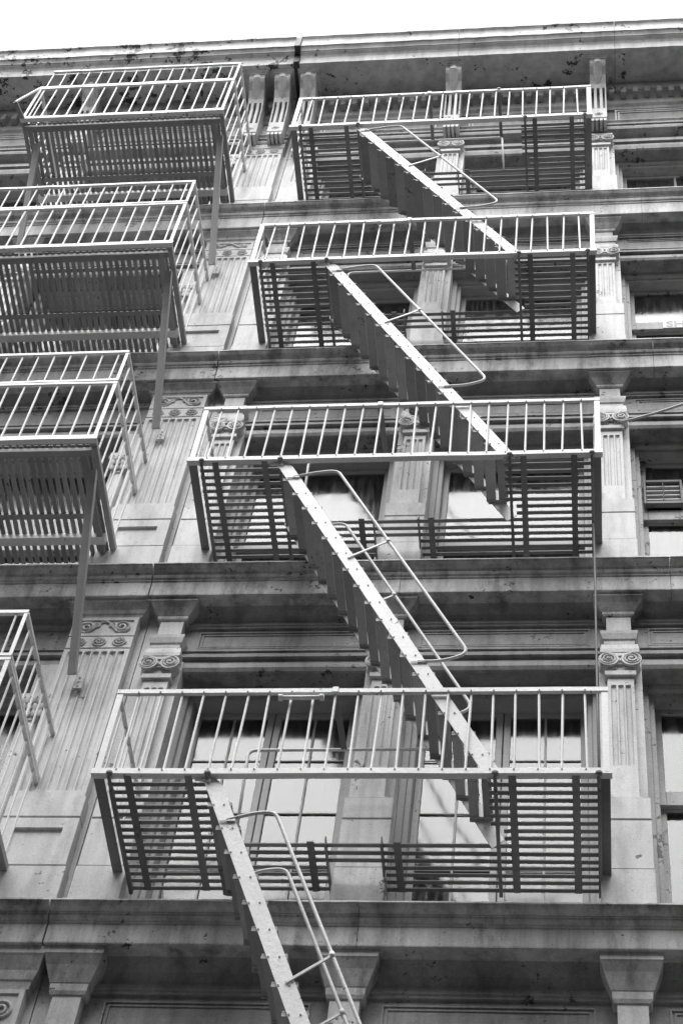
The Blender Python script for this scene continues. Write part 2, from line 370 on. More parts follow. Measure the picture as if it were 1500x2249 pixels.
def column(b, xc, s, mat='iron', wide=1.0):
    q = s['k']; S = s['sill']
    bm = bmesh.new(); wsh = .20*wide
    fluted_into(bm, xc, wsh, .03, s['shaft0']+.02, s['vb']-.07, s['f0'], s['f1'], 3)
    bbox(bm, xc-.115, xc+.115, .015, .1, s['shaft0'], s['shaft0']+.019)
    c = mpart('column', bm, mat, b)
    # backing pier with reveals
    bm = bmesh.new(); bbox(bm, xc-.163, xc+.163, .085, .5, S-.1, s['vt']+.02); mpart('pier', bm, mat, c)
    # pedestal blocks
    lv = [S-.1]+list(s['joints'])+[s['shaft0']-.002]
    for i, (z0, z1) in enumerate(zip(lv, lv[1:])):
        hw = .177 if i else .182; yf = .0 if i else -.012
        bm = bmesh.new(); bbox(bm, xc-hw, xc+hw, yf, .084, z0+.008, z1-.004)
        bmesh.ops.bevel(bm, geom=bm.edges[:], offset=.005, segments=1, affect='EDGES'); mpart('pedestal_block', bm, mat, c)
        bm = bmesh.new(); bbox(bm, xc-hw+.012, xc+hw-.012, yf+.014, .08, z1-.006, z1+.010); mpart('joint_fillet', bm, 'frieze', c)
    # capital: necking, astragal, echinus, volutes, abacus
    vb, vt = s['vb'], s['vt']; h = vt-vb
    bm = bmesh.new()
    flare_into(bm, xc, [(vb-.075, .118, .005), (vb-.03, .118, .002), (vb-.028, .10, .02), (vb+.09, .10, .02)], .1)
    R = min(.078, h*.43)
    for sx in (-1, 1):
        cx = xc+sx*(.165-R); cz = vb+R+.012
        lathe_y(bm, (cx, 0, cz), [(R, .09), (R*.86, .06), (R*.8, .03), (R*.9, -.0), (R, -.012), (R, -.022), (R*.8, -.022), (R*.78, -.014)], 22)
        spiral_into(bm, cx, -.02, cz, R*.9, 2.2, -sx, .0085, math.pi/2)
        g = bmesh.ops.create_uvsphere(bm, u_segments=8, v_segments=5, radius=.017)['verts']
        for v in g: v.co += Vector((cx, -.02, cz))
    # bolster between the volutes and egg row
    z2 = vb+2*R+.012
    bbox(bm, xc-.165+R, xc+.165-R, -.012, .09, z2-.03, z2)
    bbox(bm, xc-.165+R*1.2, xc+.165-R*1.2, .0, .09, vb+.05, z2-.03)
    for i in (-1, 0, 1):
        g = bmesh.ops.create_uvsphere(bm, u_segments=8, v_segments=6, radius=1)['verts']
        for v in g: v.co = Vector((xc+i*.035+v.co.x*.014, .0+v.co.y*.012, vb+.085+v.co.z*.022))
    for i in (-1, 1):
        lathe_y(bm, (xc+i*.045, .02, vb+.03), [(.022, 0), (.022, -.006), (.012, -.01), (.010, -.004)], 12)
    mpart('capital', bm, mat, c)
    bm = bmesh.new(); flare_into(bm, xc, [(z2+.004, .135, .005), (z2+.02, .148, -.008), (z2+.06, .15, -.01), (s['cap0']-.006, .14, .0)], .1); mpart('abacus', bm, mat, c)
    if s['br1']:
        bm = bmesh.new(); c0, c1 = s['cap0'], s['cap1']; d = c1-c0
        flare_into(bm, xc, [(c0, .10, .03), (c0+d*.12, .105, .03), (c0+d*.14, .118, .018), (c0+d*.4, .12, .016), (c0+d*.45, .13, .005), (c0+d*.8, .142, -.008), (c1, .148, -.012)], .13)
        mpart('impost_moulding', bm, mat, c)
        bm = bmesh.new(); flare_into(bm, xc, [(c1, .096, .03), (s['br0'], .096, .03)], .13); mpart('neck_block', bm, mat, c)
        b0, b1 = s['br0'], s['bot']-.002; d = b1-b0
        bm = bmesh.new(); flare_into(bm, xc, [(b0, .115, .02), (b0+d*.08, .125, .012), (b0+d*.25, .128, .01), (b0+d*.27, .135, .005), (b0+d*.45, .155, -.015), (b0+d*.62, .175, -.035), (b0+d*.8, .192, -.065), (b0+d*.83, .198, -.072), (b1, .20, -.074)], .13)
        mpart('impost_bracket', bm, 'cornice', c)
    return c

for s in ST:
    # belt cornice below this storey, in sections split at the cracks
    S = s['sill']
    for x0, x1 in ((XJ+.006, 1.76), (1.764, 3.93), (3.934, 6.2)): prof('belt_cornice', belt_profile(S, DROP[s['k']]), x0, x1, 'cornice', rb, 14, .0016)
    for x0, x1 in ((-6.2, -2.42), (-2.416, XJ-.006)): prof('belt_cornice', belt_profile(S, DROP[s['k']]), x0, x1, 'cornice', lb, 14, .0016)
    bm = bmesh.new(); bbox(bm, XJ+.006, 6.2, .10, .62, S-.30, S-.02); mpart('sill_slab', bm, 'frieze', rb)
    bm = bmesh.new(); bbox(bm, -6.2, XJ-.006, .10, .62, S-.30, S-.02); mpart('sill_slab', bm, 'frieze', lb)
    for b_, xj in ((rb, 1.762), (rb, 3.932), (rb, XJ), (lb, -2.418)): box('joint_seal', xj-.02, xj+.02, -.085, .11, S-DROP[s['k']]+.012, S-.012, 'dark', b_, 0)
    for xc in XC: column(rb, xc, s)
    if s['k'] != 'T':
        for i in range(3):
            x0, x1 = XC[i]+.097, XC[i+1]-.097
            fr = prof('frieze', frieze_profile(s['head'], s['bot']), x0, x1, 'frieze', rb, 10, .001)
            # raised moulding frame of the panel
            sc_ = (s['bot']-s['head'])/.84; p0, p1 = s['head']+.335*sc_, s['head']+.575*sc_
            bm = bmesh.new(); e0, e1 = x0+.13, x1-.13
            for t, y in ((.0, .108), (.028, .113)):
                wd_ = .014
                bbox(bm, e0+t, e1-t, y, .123, p1-t-wd_, p1-t); bbox(bm, e0+t, e1-t, y, .123, p0+t, p0+t+wd_)
                bbox(bm, e0+t, e0+t+wd_, y, .123, p0+t+wd_, p1-t-wd_); bbox(bm, e1-t-wd_, e1-t, y, .123, p0+t+wd_, p1-t-wd_)
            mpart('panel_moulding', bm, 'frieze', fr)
    for i in range(3):
        x0, x1 = XC[i]+.164, XC[i+1]-.164; z0, z1 = S+.0, s['head']+.0
        if s['k'] == 'C' and i < 2: window(rb, 'casement', x0, x1, z0, z1, 0, 13.12 if i == 0 else 13.02)
        elif s['k'] == 'C': window(rb, 'hung_old', x0, x1, z0, z1, 12.36, 13.05)
        elif s['k'] == 'B': window(rb, 'hung_old' if i == 2 else 'hung', x0, x1, z0, z1, 16.09 if i == 2 else 15.72)
        elif s['k'] == 'A': window(rb, 'hung_old' if i == 2 else 'hung', x0, x1, z0, z1, 19.65 if i == 2 else 19.2)
        elif s['k'] == 'T': window(rb, 'hung_oldbars' if i == 2 else 'hung', x0, x1, z0, z1, 22.6)
        else: window(rb, 'hung', x0, x1, z0, z1, S+1.3)

# ---- left building: wide pilaster, colonnettes, plain friezes
XP = -.635
bm = bmesh.new(); bbox(bm, XJ-.036, XJ+.036, -.60, .62, 25.19, 25.42); mpart('dark_gap_filler', bm, 'dark', lb)  # black fillers stand in for the shadow inside the roof cornice gap
bm = bmesh.new(); bbox(bm, XJ-.036, XJ+.036, -.728, .62, 25.421, 25.722); mpart('dark_gap_filler', bm, 'dark', lb)
bm = bmesh.new(); bbox(bm, XJ-.045, XJ+.05, .125, .62, 23.7, 25.185); mpart('dark_gap_filler', bm, 'dark', lb)
for b, x0, x1 in ((rb, XJ+.004, -.18), (lb, -.376, XJ-.004)):
    for s in ST:
        bm = bmesh.new(); bbox(bm, x0, x1, .095, .5, s['sill']-.02, s['bot']-.003); mpart('party_wall', bm, 'iron', b)
def pilaster(b, xc, s):
    S = s['sill']; top = s['cap1'] if s['k'] != 'T' else 23.72
    mat = 'leftiron'
    fb = s['shaft0']+.05; ft = s['vt']+.06 if s['k'] != 'T' else 23.62
    bm = bmesh.new(); fluted_into(bm, xc, .54, .0, s['shaft0'], ft+.03, fb, ft, 7, .02, .03, .2)
    p = mpart('pilaster', bm, mat, b)
    bm = bmesh.new(); bbox(bm, xc-.262, xc+.262, .02, .5, S-.1, s['bot']-.002); mpart('pier', bm, mat, p)
    def block(z0, z1, hw=.27, yf=0., nm='block', bev=.004):
        bm = bmesh.new(); bbox(bm, xc-hw, xc+hw, yf, .2, z0, z1); bmesh.ops.bevel(bm, geom=bm.edges[:], offset=bev, segments=1, affect='EDGES'); return mpart(nm, bm, mat, p)
    j = list(s['joints'])
    if len(j) > 1:
        block(j[1]+.008, s['shaft0']-.004, .285, -.008, 'plinth')
        block(S-.1, j[0]-.01, .295, -.014, 'plinth')
        z0, z1 = j[0]+.008, j[1]-.01
        bm = bmesh.new(); hw = .285
        bbox(bm, xc-hw, xc+hw, .016, .2, z0, z1)
        for a0, a1, c0, c1 in ((-hw, -hw+.10, z0, z1), (hw-.10, hw, z0, z1), (-hw+.10, hw-.10, z1-.10, z1), (-hw+.10, hw-.10, z0, z0+.09)): bbox(bm, xc+a0, xc+a1, -.008, .017, c0, c1)
        mpart('plinth_panel', bm, mat, p)
    else:
        block(S-.1, j[0], .285, -.008, 'plinth'); block(j[0]+.01, s['shaft0']-.004, .285, -.008, 'plinth')
    # rosette band
    r0_ = ft+.045; r1_ = r0_+.15
    block(r0_, r1_, .27, .0, 'rosette_band')
    for i in (-1, 0, 1): part('rosette', rosette_mesh(.058, mat), (xc+i*.165, -.001, (r0_+r1_)/2), p)
    if s['br1']:
        # scroll panel
        z0, z1 = r1_+.012, s['br0']+.02
        bm = bmesh.new(); bbox(bm, xc-.27, xc+.27, .012, .2, z0, z1)
        for a0, a1, c0, c1 in ((-.27, -.235, z0, z1), (.235, .27, z0, z1), (-.235, .235, z1-.035, z1), (-.235, .235, z0, z0+.03)): bbox(bm, xc+a0, xc+a1, .0, .013, c0, c1)
        sp = mpart('scroll_panel', bm, mat, p)
        zm = (z0+z1)/2; R = min(.075, (z1-z0)/2-.045)
        bm = bmesh.new()
        for sx in (-1, 1):
            spiral_into(bm, xc+sx*.145, .004, zm, R, 1.8, sx, .011, -math.pi/2)
            tube_into(bm, [(xc+sx*(.145-.145*t), .004, zm-R*math.cos(math.pi*t)*.95) for t in [i/10 for i in range(11)]], .010, 5)
            spiral_into(bm, xc+sx*.06, .006, zm+R*.35, R*.45, 1.4, -sx, .008, math.pi/2)
        mpart('scroll_ornament', bm, mat, sp)
        b0, b1 = s['br0']+.03, s['bot']-.002; d = b1-b0
        bm = bmesh.new(); flare_into(bm, xc, [(b0, .285, .01), (b0+d*.2, .29, .0), (b0+d*.22, .30, -.008), (b0+d*.45, .325, -.02), (b0+d*.75, .34, -.06), (b0+d*.8, .348, -.07), (b1, .35, -.073)], .13)
        mpart('impost_bracket', bm, 'cornice', p)
    else:
        block(r1_+.01, 23.95, .28, -.004, 'cap_block')
for s in ST:
    pilaster(lb, XP, s)
    column(lb, -3.0, s, 'leftiron', 1.15); column(lb, -5.1, s, 'leftiron', 1.15)
    S = s['sill']
    for x0, x1 in ((-2.89, XP-.262), (-4.99, -3.11)):
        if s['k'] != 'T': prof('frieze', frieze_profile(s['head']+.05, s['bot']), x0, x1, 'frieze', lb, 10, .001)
        window(lb, 'hung', x0+.12, x1-(.2 if x1 > -1 else .05), S, s['head']+.05, S+1.15)
    # colonnette with leafy capital beside the pilaster
    xk = -1.0; cz = S+(2.28 if s['k'] != 'B' else 1.95) if s['k'] in 'CB' else S+1.75
    bm = bmesh.new()
    bbox(bm, xk-.105, xk+.1, .1, .5, S-.1, s['head']+.1)
    pts = [(.085, S-.02), (.085, S+.25), (.07, S+.27), (.062, cz-.16), (.075, cz-.15), (.075, cz-.135)]
    rings = [[bm.verts.new((xk+r*math.cos(a), .1+r*math.sin(a), z)) for a in (math.pi*2*j/14 for j in range(14))] for r, z in pts]
    for a, b_ in zip(rings, rings[1:]):
        for j in range(14): bm.faces.new((a[j], a[(j+1) % 14], b_[(j+1) % 14], b_[j]))
    bm.faces.new(rings[0][::-1]); bm.faces.new(rings[-1])
    co = mpart('colonnette', bm, 'leftiron', lb)
    bm = bmesh.new(); flare_into(bm, xk, [(cz-.135, .07, .035), (cz+.08, .095, .0), (cz+.085, .11, -.012), (cz+.12, .115, -.015)], .2)
    rr = random.Random(3)
    for row, (zz, n_) in enumerate(((cz-.09, 4), (cz-.03, 4), (cz+.04, 5))):
        for i in range(n_):
            x = xk+(i-(n_-1)/2)*.048; g = bmesh.ops.create_uvsphere(bm, u_segments=7, v_segments=5, radius=1)['verts']; tw = rr.uniform(-.4, .4)
            for v in g:
                a, y, z = v.co; v.co = Vector((x+a*.024+z*.012*tw, .015-row*.012+y*.016-max(0, z)*.012, zz+z*.04))
    mpart('leaf_capital', bm, 'leftiron', co)

# ---- top entablature, dentils, consoles, crown
ARCH = [(.30, 23.60), (.13, 23.60), (.11, 23.62), (.095, 23.68), (.10, 23.74), (.11, 23.76), (.075, 23.77), (.07, 23.83), (.09, 23.86), (.09, 23.90), (.05, 23.92), (-.01, 23.965), (-.02, 24.0), (-.02, 24.03), (.015, 24.035),
        (.015, 24.12), (-.005, 24.125), (-.01, 24.16), (-.03, 24.19), (-.03, 24.21), (.03, 24.215), (.03, 24.60), (.0, 24.61), (-.01, 24.66), (-.04, 24.70), (-.05, 24.75), (-.05, 24.98), (-.10, 25.02), (-.12, 25.06), (-.12, 25.2), (.30, 25.2)]
CROWN = [(.30, 25.20), (-.568, 25.20), (-.572, 25.30), (-.58, 25.345), (-.60, 25.38), (-.63, 25.40), (-.638, 25.405), (-.638, 25.418), (-.652, 25.42), (-.66, 25.44), (-.675, 25.462), (-.682, 25.468), (-.682, 25.482), (-.70, 25.485),
         (-.70, 25.60), (-.704, 25.645), (-.714, 25.675), (-.732, 25.695), (-.742, 25.70), (-.744, 25.73), (.30, 25.735)]
def console_mesh(mat):
    pr = [(.03, 24.0), (-.13, 23.99), (-.15, 24.02), (-.155, 24.16), (-.165, 24.26), (-.1655, 24.262), (-.20, 24.62), (-.232, 24.76), (-.2325, 24.762), (-.26, 24.84), (-.33, 24.95), (-.42, 25.02), (-.45, 25.06), (-.455, 25.16), (.03, 25.16)]
    bm = bmesh.new()
    strips = [(-.098, -.082, 0), (-.082, -.052, .1), (-.052, -.018, 0), (-.018, .018, .1), (.018, .052, 0), (.052, .082, .1), (.082, .098, 0)]
    for a, b_, dp in strips:                       # flat fillets and three sunk slots
        prof_into(bm, [((y+dp if 24.261 < z < 24.761 and y < -.1 else y), z) for y, z in pr], a, b_)
    # tongue-shaped boss at the top
    cols = []
    for z, w_, yc in ((25.125, .060, -.435), (25.05, .060, -.43), (24.96, .056, -.345), (24.88, .042, -.28), (24.83, .022, -.245), (24.81, .004, -.24)):
        cols.append([bm.verts.new((math.cos(math.pi*i/8)*w_, yc-math.sin(math.pi*i/8)*w_*.75, z)) for i in range(9)])
    for A, B in zip(cols, cols[1:]):
        for i in range(8): bm.faces.new((A[i], A[i+1], B[i+1], B[i]))
    bm.faces.new(cols[0][::-1]); bm.faces.new(cols[-1])
    for i in range(4):                             # guttae
        x = -.075+.05*i; bbox(bm, x-.017, x+.017, -.145, .0, 23.93, 23.99)
    rr = random.Random(5)                          # acanthus boss near the foot
    for i in range(26):
        a = rr.uniform(0, 6.28); d = rr.uniform(0, .062); g = bmesh.ops.create_uvsphere(bm, u_segments=6, v_segments=4, radius=1)['verts']
        for v in g: v.co = Vector((d*math.cos(a)+v.co.x*.019, -.158+d*.3+v.co.y*.016, 24.12+d*math.sin(a)*.9+v.co.z*.02))
    return finish(bm, 'console', M[mat])
def console_cap():
    bm = bmesh.new()
    def ring(h, y0): return [(-h, .03), (-h, y0), (h, y0), (h, .03)]
    lv = [(25.161, .115, -.47), (25.175, .12, -.478), (25.178, .14, -.50), (25.198, .145, -.51)]
    rings = [[bm.verts.new((x, y, z)) for x, y in ring(h, y0)] for z, h, y0 in lv]
    for a, b_ in zip(rings, rings[1:]):
        for i in range(4): bm.faces.new((a[i], a[(i+1) % 4], b_[(i+1) % 4], b_[i]))
    bm.faces.new(rings[0][::-1]); bm.faces.new(rings[-1])
    return finish(bm, 'console_cap', M['iron'])
CON = console_mesh('iron'); CAP = console_cap()
def console(b, x):
    c = part('console', CON, (x, -.0, 0), b); part('console_cap', CAP, (x, 0, 0), c)
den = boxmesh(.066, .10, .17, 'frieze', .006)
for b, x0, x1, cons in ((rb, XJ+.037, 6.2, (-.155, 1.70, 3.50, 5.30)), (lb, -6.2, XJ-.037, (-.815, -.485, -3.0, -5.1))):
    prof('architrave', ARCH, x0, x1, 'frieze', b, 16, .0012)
    edges = [x0]+[1.76, 3.72]*(b is rb)+[-2.6]*(b is lb)+[x1]
    for a, c in zip(edges, edges[1:]): prof('crown_cornice', CROWN, a+.002, c-.002, 'peel' if b is lb else 'crown', b, 18, .003)
    for c in cons: console(b, c)
    x = x0+.12
    while x < x1-.1:
        if min(abs(x-c) for c in cons) > .15: part('dentil', den, (x, -.10, 24.90), b)
        x += .147
    cs = sorted(cons)
    for a, c in zip(cs, cs[1:]):
        if c-a > .6:                              # frieze panel between the consoles
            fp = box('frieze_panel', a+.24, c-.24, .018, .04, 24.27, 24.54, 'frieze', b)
            bm = bmesh.new()
            for t, y in ((0, -.004), (.035, .006)):
                e0, e1, p0, p1 = a+.2+t, c-.2-t, 24.24+t, 24.575-t
                bbox(bm, e0, e1, y, .032, p1-.022, p1); bbox(bm, e0, e1, y, .032, p0, p0+.022); bbox(bm, e0, e0+.022, y, .032, p0+.022, p1-.022); bbox(bm, e1-.022, e1, y, .032, p0+.022, p1-.022)
            mpart('panel_moulding', bm, 'iron', fp)

# ------------------------------------------------------------------ fire escape landings (right)
W_, D_, H_ = 3.40, .90, .837
def angle_x(name, x0, x1, y, z, up_, inn, mat, parent, t=.009):
    """angle iron along X: vertical leg up_ at y (front), horizontal leg inn deep at the bottom"""
    return prof(name, [(y, z), (y+inn, z), (y+inn, z+t), (y+t, z+t), (y+t, z+up_), (y, z+up_)], x0, x1, mat, parent, 10, .0022)
def angle_y(name, x, y0, y1, z, up_, wid, sgn, mat, parent, t=.009):
    pr = [(0, 0), (sgn*wid, 0), (sgn*wid, t), (sgn*t, t), (sgn*t, up_), (0, up_)]
    bm = bmesh.new()
    rings = [[bm.verts.new((x+a, y, z+b_)) for a, b_ in pr] for y in (y0, y1)]
    for i in range(6): bm.faces.new((rings[0][i], rings[0][(i+1) % 6], rings[1][(i+1) % 6], rings[1][i]))
    bm.faces.new(rings[0][::-1]); bm.faces.new(rings[1])
    return mpart(name, bm, mat, parent)
def cylmesh(r, h, mat, seg=8):
    k = ('cyl', r, round(h, 4), mat, seg)
    if k not in CACHE:
        bm = bmesh.new(); tube_into(bm, [(0, 0, -h/2), (0, 0, h/2)], r, seg); CACHE[k] = finish(bm, 'bar', M[mat], False)
    return CACHE[k]
def rivet_mesh(r=.011, mat='rivet'):
    k = ('rivet', r, mat)
    if k not in CACHE:
        bm = bmesh.new(); lathe_y(bm, (0, 0, 0), [(r, .004), (r, -.001), (r*.8, -.006), (r*.35, -.009)], 8); CACHE[k] = finish(bm, 'rivet', M[mat], True)
    return CACHE[k]
LAB = ['topmost right landing, just under the roof cornice', 'second right landing from the roof', 'third right landing from the roof', 'lowest right landing, in front of the tall paned windows']
slat_w = .033
for k, z in enumerate(PLAT):
    t = thing('fire_escape_landing', LAB[k]+', pale railing and slatted floor', 'fire escape', (W_/2, -.45, z), 'right fire escape landings')
    zb = z-.052
    angle_x('front_beam', -.012, W_+.012, -D_-.012, zb, .052, .05, 'escape', t)
    angle_x('top_rail', .0, W_, -D_-.008, z+H_-.042, .042, .028, 'escape', t)
    for x, sg in ((0, 1), (W_, -1)):
        angle_y('end_beam', x, -D_-.002, .01, zb+.002, .05, .07, sg, 'grate', t)
        angle_y('end_rail', x, -D_+.022, .09, z+H_-.04, .038, .03, sg, 'escape', t)
        box('corner_post', x-(.0 if sg > 0 else .048), x+(.048 if sg > 0 else .0), -D_-.004, -D_+.004, z+.002, z+H_-.044, 'escape', t)
        for j in range(1, 6):
            yy = -D_+j*.158
            part('baluster', cylmesh(.009, H_-.03, 'escape', 6), (x+sg*.012, yy, z+H_/2-.02), t)
    for i in range(1, 22):
        x = i*W_/22
        part('baluster', cylmesh(.0095, H_-.02, 'escape', 6), (x+random.uniform(-.004, .004), -D_+.012, z+H_/2-.01), t, (random.uniform(-.012, .012), random.uniform(-.016, .016), 0))
        part('rivet', rivet_mesh(.0065), (x, -D_-.009, z+H_-.034), t)
        part('rivet', rivet_mesh(.0065), (x, -D_-.013, z-.012), t)
    # slatted floor
    for i in range(16):
        y = -.866+i*.0675; zz = z-.035; rz = lambda: (random.uniform(-.05, .05), random.uniform(-.003, .003), random.uniform(-.003, .003))
        dz = random.uniform(-.002, .002)
        if y < -.30: segs = [(.085, .755), (2.615, 3.365)]
        elif y < -.10: segs = [(.085, 3.365)]
        else: segs = [(.115, 1.497), (1.885, 3.33)]
        if -.43 < y < -.30: segs = [(.085, .755), (2.70, 3.365)]
        for a, c in segs:
            n_ = random.uniform(-.006, .006)
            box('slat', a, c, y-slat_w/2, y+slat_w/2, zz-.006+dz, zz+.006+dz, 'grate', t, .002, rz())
    for x in (.23, .64, 2.77, 3.18): box('floor_bearer', x-.025, x+.025, -D_+.01, .155, zb-.004, zb+.008, 'grate', t, .002, (0, 0, random.uniform(-.006, .006)))
    for x in (1.40, 1.985): box('floor_bearer', x-.025, x+.025, -.305, .155, zb-.004, zb+.008, 'grate', t, .002)
    for x, sg in ((1.497, 1), (1.885, -1)): angle_y('notch_plate', x, -.315, .165, zb-.03, .075, .012, sg, 'grate', t)
    # cantilever brackets into the wall, with bolt heads at the front beam
    for x in (.115, .775, 2.662, 3.327):
        box('bracket_bar', x-.012, x+.012, -.80, .15, zb-.052, zb-.006, 'grate', t)
        tube('bracket_rod', [(x, -.80, zb-.03), (x, -.86, zb-.028), (x-.004, -.915, zb-.02)], .013, 'grate', t, 7)
        bm = bmesh.new(); lathe_y(bm, (0, 0, 0), [(.022, .014), (.024, .0), (.02, -.012), (.009, -.017)], 8)
        for v in bm.verts: v.co = Vector((x+v.co.x, -D_-.012+v.co.y, zb+.004+v.co.z*.9))
        mpart('bolt_head', bm, 'grate', t)
    # pipe guard round the stair opening
    gy, gz = -.272, z+.925
    if k:
        xe = 2.64-(.925)/((PLAT[k-1]-.06-z)/1.84)  # ends on the inner string of the stair from above
        tube('guard_pipe', rounded([(.88, gy, z-.03), (.845, gy, gz), (xe, gy-.008, gz)], .07), .012, 'escape', t)
        bar_between('guard_tie', (1.535, -.895, z+.80), (1.535, gy, gz), .045, .008, 'grate', t)
    else:
        tube('guard_pipe', rounded([(.88, gy, z-.03), (.845, gy, gz), (2.355, gy, gz), (2.40, gy, z-.03)], .05), .012, 'escape', t)
        bar_between('guard_tie', (2.345, -.925, z+.825), (2.345, gy, gz), .035, .012, 'grate', t)
        part('rail_knob', rivet_mesh(.024, 'escape'), (2.345, -.912, z+H_+.004), t)
        bar_between('guard_tie', (1.535, -.895, z+.80), (1.535, gy, gz), .04, .008, 'grate', t)
    box('rail_clip', 1.515, 1.56, -.918, -.885, z+H_-.05, z+H_+.008, 'escape', t)

# small tubes strapped to the balusters
for k, (x0, x1) in ((0, (1.19, 1.475)), (1, (1.235, 1.53)), (3, (1.17, 1.455))):
    z = PLAT[k]+H_-.125
    t = thing('strapped_tube', ('short pale tube strapped under the top rail of the topmost right landing', 'short pale tube strapped under the rail of the second right landing', '', 'short pale tube strapped under the rail of the lowest right landing')[k], 'tube', ((x0+x1)/2, -.93, z))
    tube('tube_body', [(x0, -.928, z), (x0+.14, -.930, z-.004), (x1, -.928, z+.002)], .016, 'escape', t, 9)
    for x in (x0, x1): tube('end_cap', [(x-.014, -.928, z), (x+.014, -.928, z)], .025, 'escape', t, 9)

# ------------------------------------------------------------------ stairs between the landings
def stair(k):
    ztop = PLAT[k]; zbot = PLAT[k+1] if k < 3 else 6.55
    lab = ['steep stair from the topmost right landing down to the second', 'steep stair between the second and third right landings', 'steep stair between the third and lowest right landings', 'steep stair running off the bottom edge below the lowest right landing'][k]
    t = thing('fire_escape_stair', lab, 'stair', (1.7, -.57, zbot), 'fire escape stairs')
    xa, xb = .80, 2.64; za, zz = ztop-.06, zbot+.0
    dirv = Vector((xb-xa, 0, zz-za)).normalized(); nrm = Vector((-dirv.z, 0, dirv.x)).normalized()
    if nrm.z < 0: nrm = -nrm
    slope = (zz-za)/(xb-xa)
    for y, nm in ((-.868, 'outer'), (-.272, 'inner')):
        bm = bmesh.new(); hw = .053
        A = Vector((xa, 0, za)); B = Vector((xb, 0, zz)); tip = A-dirv*.03
        poly = [tip+Vector((-.035, 0, .055)), A+nrm*hw+dirv*.08, B+nrm*hw+dirv*.02, B-nrm*hw+dirv*.06, A-nrm*hw-dirv*.0]
        fr = [bm.verts.new((p.x, y-.0045, p.z)) for p in poly]; bk = [bm.verts.new((p.x, y+.0045, p.z)) for p in poly]
        bm.faces.new(fr); bm.faces.new(bk[::-1])
        for i in range(5): bm.faces.new((fr[i], fr[(i+1) % 5], bk[(i+1) % 5], bk[i]))
        st_ = mpart('string', bm, 'escape', t)
        # hanger bolt at the head
        if nm == 'outer':
            bm = bmesh.new(); tube_into(bm, [(xa-.11, y+.01, za+.01), (xa-.05, y, za-.01), (xa+.0, y-.01, za-.035)], .014, 7); mpart('hanger_rod', bm, 'escape', st_)
    n = int(round((za-zz)/.2185)); rise = (za-zz)/n
    tc, th_ = ((.057, .048), (.052, .040), (.047, .033), (.046, .032))[k]
    for i in range(1, n):
        zt = za-rise*i; xt = xa+(zt-za)/slope
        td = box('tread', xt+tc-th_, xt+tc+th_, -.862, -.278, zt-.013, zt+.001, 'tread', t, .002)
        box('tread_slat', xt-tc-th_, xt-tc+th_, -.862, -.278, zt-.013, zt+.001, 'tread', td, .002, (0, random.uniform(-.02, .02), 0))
        for y, sg in ((-.862, 1), (-.278, -1)):     # end cleats
            angle_y2 = prof('cleat', [(y, zt-.04), (y+sg*.006, zt-.04), (y+sg*.006, zt-.020), (y+sg*.028, zt-.020), (y+sg*.028, zt-.014), (y, zt-.014)], xt-.078, xt+.08, 'tread', td)
        for a in (-.034, .034):
            part('rivet', rivet_mesh(.0065), (xt+a, -.873, zt-.035+ (0)), td)
    # pipe handrails
    def hr(y, off, ystr, ymid):
        p = lambda x, d: Vector((x, y, za+slope*(x-xa)+d))
        s0 = Vector((xa+.075, ystr, za+slope*.09+.02)); x1_ = xa+.47
        e = p(2.44, off); e2 = Vector((2.02, ystr, e.z-.085))
        b = p(x1_, off)
        pts = [Vector((xa+.06, ystr, b.z-.07)), Vector((xa+.33, y, b.z-.012)), b, e, Vector((2.22, (y+ystr)/2, e.z-.08)), Vector((2.0, ystr, e.z-.08))]
        # keep the fixings on the string
        xs = xa+(b.z-.07-za)/slope; pts[0].x = xs+.0
        xs2 = xa+(e.z-.08-za)/slope; pts[-1].x = xs2; pts[-2].x = (xs2+2.44)/2
        tube('handrail', rounded(pts, .10, 6), .0125, 'escape', t, 9)
        for f in (.42,) if ymid else ():
            xm = x1_+(2.44-x1_)*f; q = p(xm, off); zs = q.z-.21; xs3 = xa+(zs-za)/slope
            bar_between('handrail_bracket', (xs3-.0, ystr-.003, zs), (q.x, q.y, q.z), .022, .010, 'escape', t, Vector((0, 0, 1)))
            tube('bracket_collar', [q-dirv*.02, q+dirv*.02], .018, 'escape', t, 8)
        box('handrail_lug', pts[0].x-.05, pts[0].x+.055, ystr-.010, ystr-.004, pts[0].z-.016, pts[0].z+.012, 'escape', t)
        box('handrail_lug', pts[-1].x-.05, pts[-1].x+.055, ystr-.010, ystr-.004, pts[-1].z-.014, pts[-1].z+.012, 'escape', t)
    hr(-.885, .83 if k < 3 else .84, -.877, True)
    hr(-.30, .93, -.272, True)
for k in range(4): stair(k)

